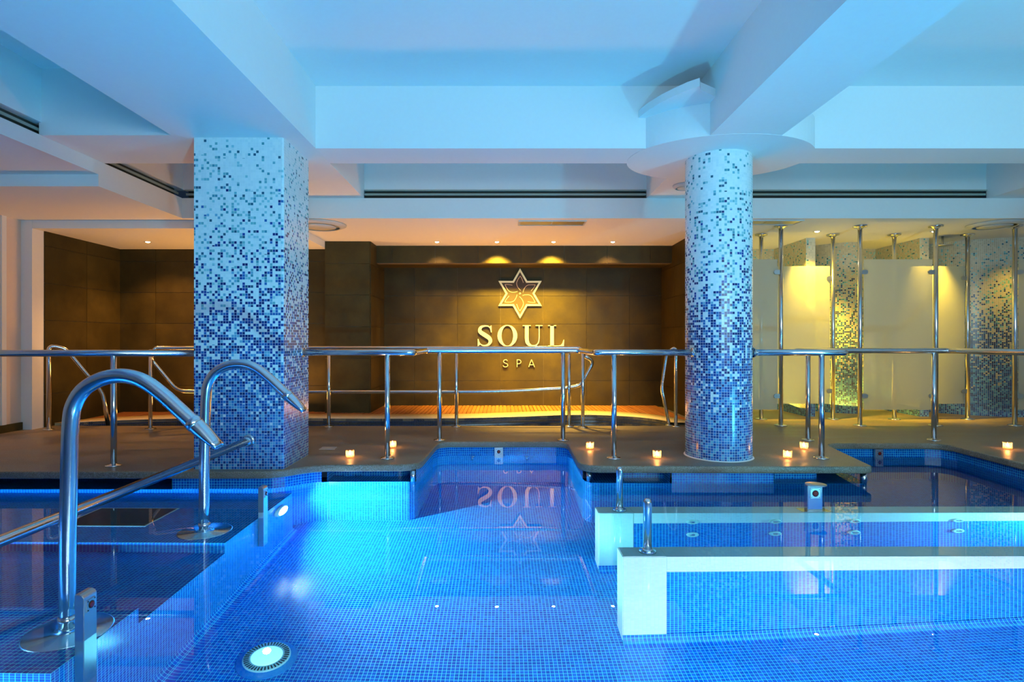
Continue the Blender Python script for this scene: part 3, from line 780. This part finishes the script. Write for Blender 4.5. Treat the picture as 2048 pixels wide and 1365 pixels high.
# ------------------------------------------------------------------ underwater lights
t = thing('bench_light', (BX, 4.30, -.52), 'glowing round underwater lamp on the side of the pool bench', 'pool light')
MB().lathe([(.105, -.004), (.105, .014), (.098, .024), (.090, .026)], (BX, 4.30, -.50), 36, 'X').obj('rim', 'abs', t)
MB().lathe([(.090, .020), (.07, .034), (.03, .044), (.001, .046)], (BX, 4.30, -.50), 36, 'X').obj('lens', 'lens_hot', t)
t = thing('floor_light', (-1.25, 2.97, -1.2), 'round glowing cyan floor light with radial slots at the bottom of the pool', 'pool light')
MB().lathe([(.155, 0), (.150, .006), (.125, .010), (.122, .022)], (-1.25, 2.97, -1.2), 48).obj('rim', 'tile', t)
MB().lathe([(.120, .01), (.120, .028), (.112, .032), (.085, .034)], (-1.25, 2.97, -1.2), 48).obj('ring', 'abs', t)
MB().lathe([(.086, .030), (.07, .040), (.03, .046), (.001, .047)], (-1.25, 2.97, -1.2), 48).obj('lens', 'lens', t)
for k in range(40):
    a = 2*PI*k/40; ca, sa = math.cos(a), math.sin(a)
    m = MB(); P = []
    for r_, w_ in ((.088, .0025), (.113, .0035)):
        for s_ in (-1, 1): P.append((-1.25+ca*r_-sa*w_*s_, 2.97+sa*r_+ca*w_*s_))
    m.prism([P[0], P[2], P[3], P[1]], -1.2+.0325, -1.2+.0355).obj('slot', 'black', t)

# ------------------------------------------------------------------ showers
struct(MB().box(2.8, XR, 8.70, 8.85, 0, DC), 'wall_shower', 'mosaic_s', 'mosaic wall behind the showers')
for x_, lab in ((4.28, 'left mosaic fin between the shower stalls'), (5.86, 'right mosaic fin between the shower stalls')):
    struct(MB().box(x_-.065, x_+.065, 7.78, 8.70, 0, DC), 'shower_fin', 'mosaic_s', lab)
Lc = [(7.35+1.15*math.cos(PI+PI/2*k/16), 8.7-1.0*math.sin(PI/2*k/16)) for k in range(17)]
struct(MB().strip(Lc, 0, DC, smooth=True), 'shower_curved_wall', 'mosaic_s', 'curved mosaic wall at the far right', fix=False)
Lc = [(5.15-.55*math.cos(PI/2*k/12)+.0, 8.7-.62*math.sin(PI/2*k/12)) for k in range(13)]
struct(MB().strip(Lc+[(5.15, 8.7)], 0, DC, smooth=False), 'shower_curved_wall', 'mosaic_s', 'curved mosaic wall between the fins', fix=False)
def pole(t, x, y):
    MB().tube([(x, y, 0), (x, y, DC)], .026, 20).obj('pole', 'steel', t)
    MB().lathe([(.075, 0), (.075, .008), (.06, .014), (.028, .02)], (x, y, 0), 24).obj('floor_flange', 'steel', t)
    MB().lathe([(.028, -.04), (.05, -.022), (.078, -.016), (.078, 0)], (x, y, DC), 24).obj('ceiling_flange', 'steel', t)
def screen(xa, xb, y, z0, z1, lab, pa=True, pb=True, inset=.045):
    t = thing('shower_screen', ((xa+xb)/2, y, 0), lab, 'shower screen', 'frosted glass shower screens on steel poles')
    MB().box(xa+inset, xb-inset, y-.005, y+.005, z0, z1).obj('glass_pane', 'frosted', t)
    for x_, p_, s_ in ((xa, pa, 1), (xb, pb, -1)):
        if p_: pole(t, x_, y)
        for z_ in (z1-.16, z0+.17):
            m = MB(); L = [(x_+s_*.02, z_-.027), (x_+s_*.065, z_-.027)]+[(x_+s_*(.065+.027*math.cos(a)), z_+.027*math.sin(a)) for a in [-PI/2+PI*k/8 for k in range(1, 8)]]+[(x_+s_*.065, z_+.027), (x_+s_*.02, z_+.027)]
            m.prism(L, y-.016, y+.016, 'Y').obj('clip', 'steel_dull', t)
screen(2.47, 3.45, 6.94, .198, 2.063, 'front frosted shower screen half hidden by the round column')
screen(4.43, 5.37, 6.94, .198, 2.063, 'front frosted shower screen in the middle, fully in view')
screen(6.35, 7.3, 6.94, .198, 2.063, 'front frosted shower screen cut off by the right edge')
screen(3.46, 4.42, 7.49, .21, 2.05, 'rear frosted shower screen just right of the round column')
screen(5.24, 6.22, 7.49, .21, 2.05, 'rear frosted shower screen between the second and third front poles')
t = thing('overhead_shower', (6.0, 7.6, 2.3), 'flat round shower head under the ceiling above the right stall', 'shower')
q = at(1885, 492, 7.65)
MB().lathe([(.001, -.006), (.12, -.004), (.12, .004), (.02, .014), (.014, .03), (.014, DC-q.z)], q, 32).obj('head', 'steel_dull', t)

# ------------------------------------------------------------------ ceiling fittings
def downlight(x, y, z, lab, grp='small round downlights'):
    t = thing('downlight', (x, y, z), lab, 'downlight', grp)
    MB().lathe([(.028, -.003), (.046, -.004), (.048, 0), (.028, 0)], (x, y, z), 24).obj('rim', 'grille', t)
    MB().lathe([(.001, -.012), (.016, -.010), (.028, -.003), (.028, 0)], (x, y, z), 24).obj('lens', 'lamp_white', t)
for x, l in ((-.944, 'outer left downlight in front of the sign wall'), (-.08, 'downlight above the left half of the star emblem'), (.735, 'downlight above the right half of the star emblem'), (1.59, 'outer right downlight in front of the sign wall')):
    downlight(x, 8.07, DC, l)
downlight(-4.77, 7.53, 2.385, 'lone downlight in the left alcove ceiling')
downlight(4.1, 7.30, DC, 'downlight above the first shower screens')
downlight(5.63, 7.30, DC, 'downlight above the second front shower screen')
def ac(x0, x1, y0, y1, lab):
    t = thing('air_grille', ((x0+x1)/2, (y0+y1)/2, DC-.02), lab, 'air grille', 'flat rectangular air grilles')
    m = MB(); m.box(x0, x1, y0, y0+.02, DC-.014, DC); m.box(x0, x1, y1-.02, y1, DC-.014, DC); m.box(x0, x0+.02, y0+.02, y1-.02, DC-.014, DC); m.box(x1-.02, x1, y0+.02, y1-.02, DC-.014, DC)
    m.obj('frame', 'grille', t)
    xm = (x0+x1)/2
    for a, b in ((x0+.02, xm-.006), (xm+.006, x1-.02)): MB().box(a, b, y0+.02, y1-.02, DC-.009, DC-.001).obj('panel', 'steel_dull', t)
ac(.19, 1.0, 6.63, 6.89, 'rectangular air grille above the gold star emblem')
ac(2.72, 3.56, 6.60, 6.845, 'rectangular air grille just right of the round column')
def diffuser(x, y, z, r, lab):
    t = thing('round_diffuser', (x, y, z-.03), lab, 'air diffuser', 'round curved ceiling diffusers')
    MB().lathe([(r, -.002), (r*.99, -.01), (r*.8, -.035), (r*.74, -.035), (r*.76, -.028), (r*.95, 0)], (x, y, z), 48).obj('outer_ring', 'grille', t)
    MB().lathe([(.001, -.045), (r*.2, -.045), (r*.62, -.034), (r*.62, -.026), (r*.2, -.034), (.001, -.034)], (x, y, z), 48).obj('inner_disc', 'grille', t)
diffuser(-2.25, 6.86, DC-.001, .33, 'round ceiling diffuser half hidden by the square pillar')
diffuser(6.0, 6.83, DC-.001, .28, 'round ceiling diffuser above the rightmost shower pole')
diffuser(1.95, 5.98, SF, .13, 'small round diffuser half hidden by the round column head')

# ------------------------------------------------------------------ sign
SY = 8.930; kx = SY/F
def glyph_place(x0px, ybpx, hpx):
    o = at(x0px, ybpx, SY); return o.x, o.z, hpx*kx
def stroke(m, pts, X, Z, h, sub=6):
    P = catmull([(p[0], p[1], p[2]) for p in pts], sub); L = []; Rr = []
    for i, p in enumerate(P):
        a = P[max(i-1, 0)]; b = P[min(i+1, len(P)-1)]; t = Vector((b.x-a.x, b.y-a.y)).normalized(); n = Vector((-t.y, t.x))*p.z/2
        L.append((X+(p.x+n.x)*h, Z+(p.y+n.y)*h)); Rr.append((X+(p.x-n.x)*h, Z+(p.y-n.y)*h))
    for i in range(len(P)-1):
        pa, pb, pc, pd = L[i], L[i+1], Rr[i+1], Rr[i]
        b0 = m.add([(q[0], SY-.022, q[1]) for q in (pa, pb, pc, pd)]+[(q[0], SY-.002, q[1]) for q in (pa, pb, pc, pd)])
        for f_ in ((0, 1, 2, 3), (0, 4, 5, 1), (3, 2, 6, 7)): m.face([b0+j for j in f_])
        if i == 0: m.face([b0+j for j in (0, 3, 7, 4)])
        if i == len(P)-2: m.face([b0+j for j in (1, 5, 6, 2)])
def poly(m, pts, X, Z, h): m.prism([(X+a*h, Z+b*h) for a, b in pts], SY-.0225, SY-.002, 'Y')
def letter(name, x0, yb, hh, build, lab, grp):
    X, Z, h = glyph_place(x0, yb, hh); m = MB(); build(m, X, Z, h)
    o = m.obj(name, 'gold', fix=False, loc=(X+.3*h, SY, Z)); tag(o, lab, 'sign letter', grp)
    bm = bmesh.new(); bm.from_mesh(o.data); bmesh.ops.recalc_face_normals(bm, faces=bm.faces); bm.to_mesh(o.data); bm.free()
def bS(m, X, Z, h):
    stroke(m, [(.665, .74, .03), (.63, .86, .04), (.52, .955, .055), (.36, .965, .07), (.20, .91, .12), (.135, .79, .16), (.17, .675, .185), (.32, .57, .20), (.47, .475, .20), (.605, .36, .185), (.635, .22, .165), (.55, .09, .11), (.40, .035, .065), (.25, .05, .05), (.13, .14, .045), (.07, .28, .03)], X, Z, h, 5)
    poly(m, [(.60, .93), (.69, 1.0), (.70, .66), (.66, .66)], X, Z, h); poly(m, [(.035, -.01), (.04, .35), (.07, .35), (.15, .08)], X, Z, h)
def bO(m, X, Z, h):
    n = 48; po = [(X+(.47+.47*math.cos(a))*h, Z+(.5+.515*math.sin(a))*h) for a in [2*PI*k/n for k in range(n)]]
    pi_ = [(X+(.47+.275*math.cos(a))*h, Z+(.5+.475*math.sin(a))*h) for a in [2*PI*k/n for k in range(n)]]
    for k in range(n):
        j = (k+1) % n; b0 = m.add([(q[0], yy, q[1]) for yy in (SY-.022, SY-.002) for q in (po[k], po[j], pi_[j], pi_[k])])
        for f_ in ((0, 1, 2, 3), (0, 4, 5, 1), (3, 2, 6, 7)): m.face([b0+i for i in f_])
def bU(m, X, Z, h):
    stroke(m, [(.19, .99, .175), (.19, .7, .175), (.19, .38, .175), (.215, .2, .17), (.30, .085, .13), (.43, .025, .075), (.56, .03, .055), (.68, .09, .048), (.755, .22, .045), (.775, .4, .045), (.775, .99, .045)], X, Z, h, 5)
    poly(m, [(0, 1), (.38, 1), (.38, .965), (0, .965)], X, Z, h); poly(m, [(.61, 1), (.94, 1), (.94, .965), (.61, .965)], X, Z, h)
def bL(m, X, Z, h):
    poly(m, [(.10, .0), (.275, .0), (.275, 1), (.10, 1)], X, Z, h)
    poly(m, [(0, 1), (.38, 1), (.38, .965), (0, .965)], X, Z, h); poly(m, [(0, 0), (.75, 0), (.765, .31), (.735, .31), (.68, .14), (.60, .055), (.5, .035), (0, .035)], X, Z, h)
G1 = 'large gold serif letters'
letter('sign_letter', 954, 693, 42, bS, 'large gold serif letter S, first of the big word', G1)
letter('sign_letter', 995, 693, 42, bO, 'large gold serif letter O of the big word', G1)
letter('sign_letter', 1045.5, 693, 42, bU, 'large gold serif letter U of the big word', G1)
letter('sign_letter', 1096, 693, 42, bL, 'large gold serif letter L, last of the big word', G1)
T_ = .085
def b_s(m, X, Z, h): stroke(m, [(.62, .82, T_), (.5, .95, T_), (.32, .97, T_), (.14, .86, T_), (.12, .68, T_), (.25, .56, T_), (.45, .48, T_), (.62, .38, T_), (.66, .2, T_), (.52, .05, T_), (.32, .02, T_), (.13, .09, T_), (.05, .22, T_)], X, Z, h, 4)
def b_p(m, X, Z, h):
    stroke(m, [(.08, 0, T_), (.08, .5, T_), (.08, 1, T_)], X, Z, h, 2)
    stroke(m, [(.08, .96, T_), (.34, .96, T_), (.52, .88, T_), (.58, .71, T_), (.52, .53, T_), (.34, .44, T_), (.08, .44, T_)], X, Z, h, 4)
def b_a(m, X, Z, h):
    stroke(m, [(.03, 0, T_), (.2, .5, T_), (.40, 1, T_)], X, Z, h, 2); stroke(m, [(.40, 1, T_), (.6, .5, T_), (.80, 0, T_)], X, Z, h, 2)
    stroke(m, [(.16, .3, T_), (.4, .3, T_), (.66, .3, T_)], X, Z, h, 2)
G2 = 'small thin letters under the rail'
letter('sign_letter', 1005.5, 734.5, 15, b_s, 'small thin letter S under the rail', G2)
letter('sign_letter', 1033, 734.5, 15, b_p, 'small thin letter P under the rail', G2)
letter('sign_letter', 1057, 734.5, 15, b_a, 'small thin letter A under the rail', G2)
ec = at(1040, 587.5, SY); em = thing('star_emblem', (ec.x, SY, ec.z-.4), 'gold six-pointed star emblem with a thin line flower', 'emblem')
ku = kx/5.6875
def star(sc): return [(ec.x+math.sin(PI*k/6)*(285 if k % 2 == 0 else 164)*ku*sc, ec.z+math.cos(PI*k/6)*(285 if k % 2 == 0 else 164)*ku*sc) for k in range(12)]
m = MB(); so, si = star(1), star(.855)
for k in range(12):
    j = (k+1) % 12; b0 = m.add([(q[0], yy, q[1]) for yy in (SY-.024, SY-.002) for q in (so[k], so[j], si[j], si[k])])
    for f_ in ((0, 1, 2, 3), (0, 4, 5, 1), (3, 2, 6, 7)): m.face([b0+i for i in f_])
m.obj('star_outline', 'gold', em)
MB().prism(star(.87), SY-.010, SY-.002, 'Y').obj('backing_plate', 'plate', em)
for k in range(6):
    a = -k*PI/3; ca, sa = math.cos(a), math.sin(a); pts = []
    for (x_, y_) in ((6, 36), (-14, 56), (-34, 90), (-38, 125), (-20, 165), (2, 199)):
        pts.append((x_, y_))
    l1 = catmull([(p[0], p[1], 0) for p in pts], 4); l2 = catmull([(2, 199, 0), (20, 170, 0), (38, 122, 0)], 4)
    mm = MB()
    for L_ in (l1, l2):
        mm.tube([(ec.x+(p.x*ca-p.y*sa)*ku, SY-.012, ec.z+(p.x*sa+p.y*ca)*ku) for p in L_], .0042, 8)
    mm.obj('petal_line', 'line', em)
MB().lathe([(.001, .018), (.012, .017), (.016, .008)], (ec.x, SY, ec.z), 20, 'Y').obj('centre_dot', 'line', em)

# ------------------------------------------------------------------ tealights
cups = [(700, 916, 'tealight nearest the square pillar'), (785, 896, 'tealight behind the railing post left of the middle recess'), (1180, 899, 'tealight just right of the middle recess'),
        (1314, 917, 'tealight just left of the round column'), (1575, 917, 'tealight right of the round column, nearer the deck edge'), (1608, 899, 'tealight between the two right railing posts'), (2015, 899, 'tealight at the far right beside the pool edge')]
for px_, py_, l in cups:
    p = ground(px_, py_); r = .036
    t = thing('tealight_holder', (p.x, p.y, 0), 'small glass '+l, 'tealight', 'glass tealight holders on the deck')
    MB().lathe([(r*.8, .001), (r, .006), (r*1.02, .068), (r*.94, .068), (r*.90, .012), (.001, .012)], (p.x, p.y, 0), 24).obj('glass_cup', 'cup', t)
    MB().lathe([(.001, .013), (.020, .013), (.020, .028), (.001, .028)], (p.x, p.y, 0), 20).obj('candle', 'wax', t)
    MB().lathe([(.001, .029), (.009, .036), (.0095, .043), (.004, .056), (.0005, .064)], (p.x, p.y, 0), 12).obj('flame', 'flame', t)
    lamp('tealight_glow', 'POINT', (p.x, p.y, .05), 2.2, (1, .45, .16), .012)
o = MB().prism([tuple(ground(a, b)[:2]) for a, b in ((638, 900), (669, 900), (674, 895), (645, 895))], .0005, .004).obj('drain_cover', 'drain')
tag(o, 'flat pale drain cover set in the deck beside the square pillar', 'drain cover')
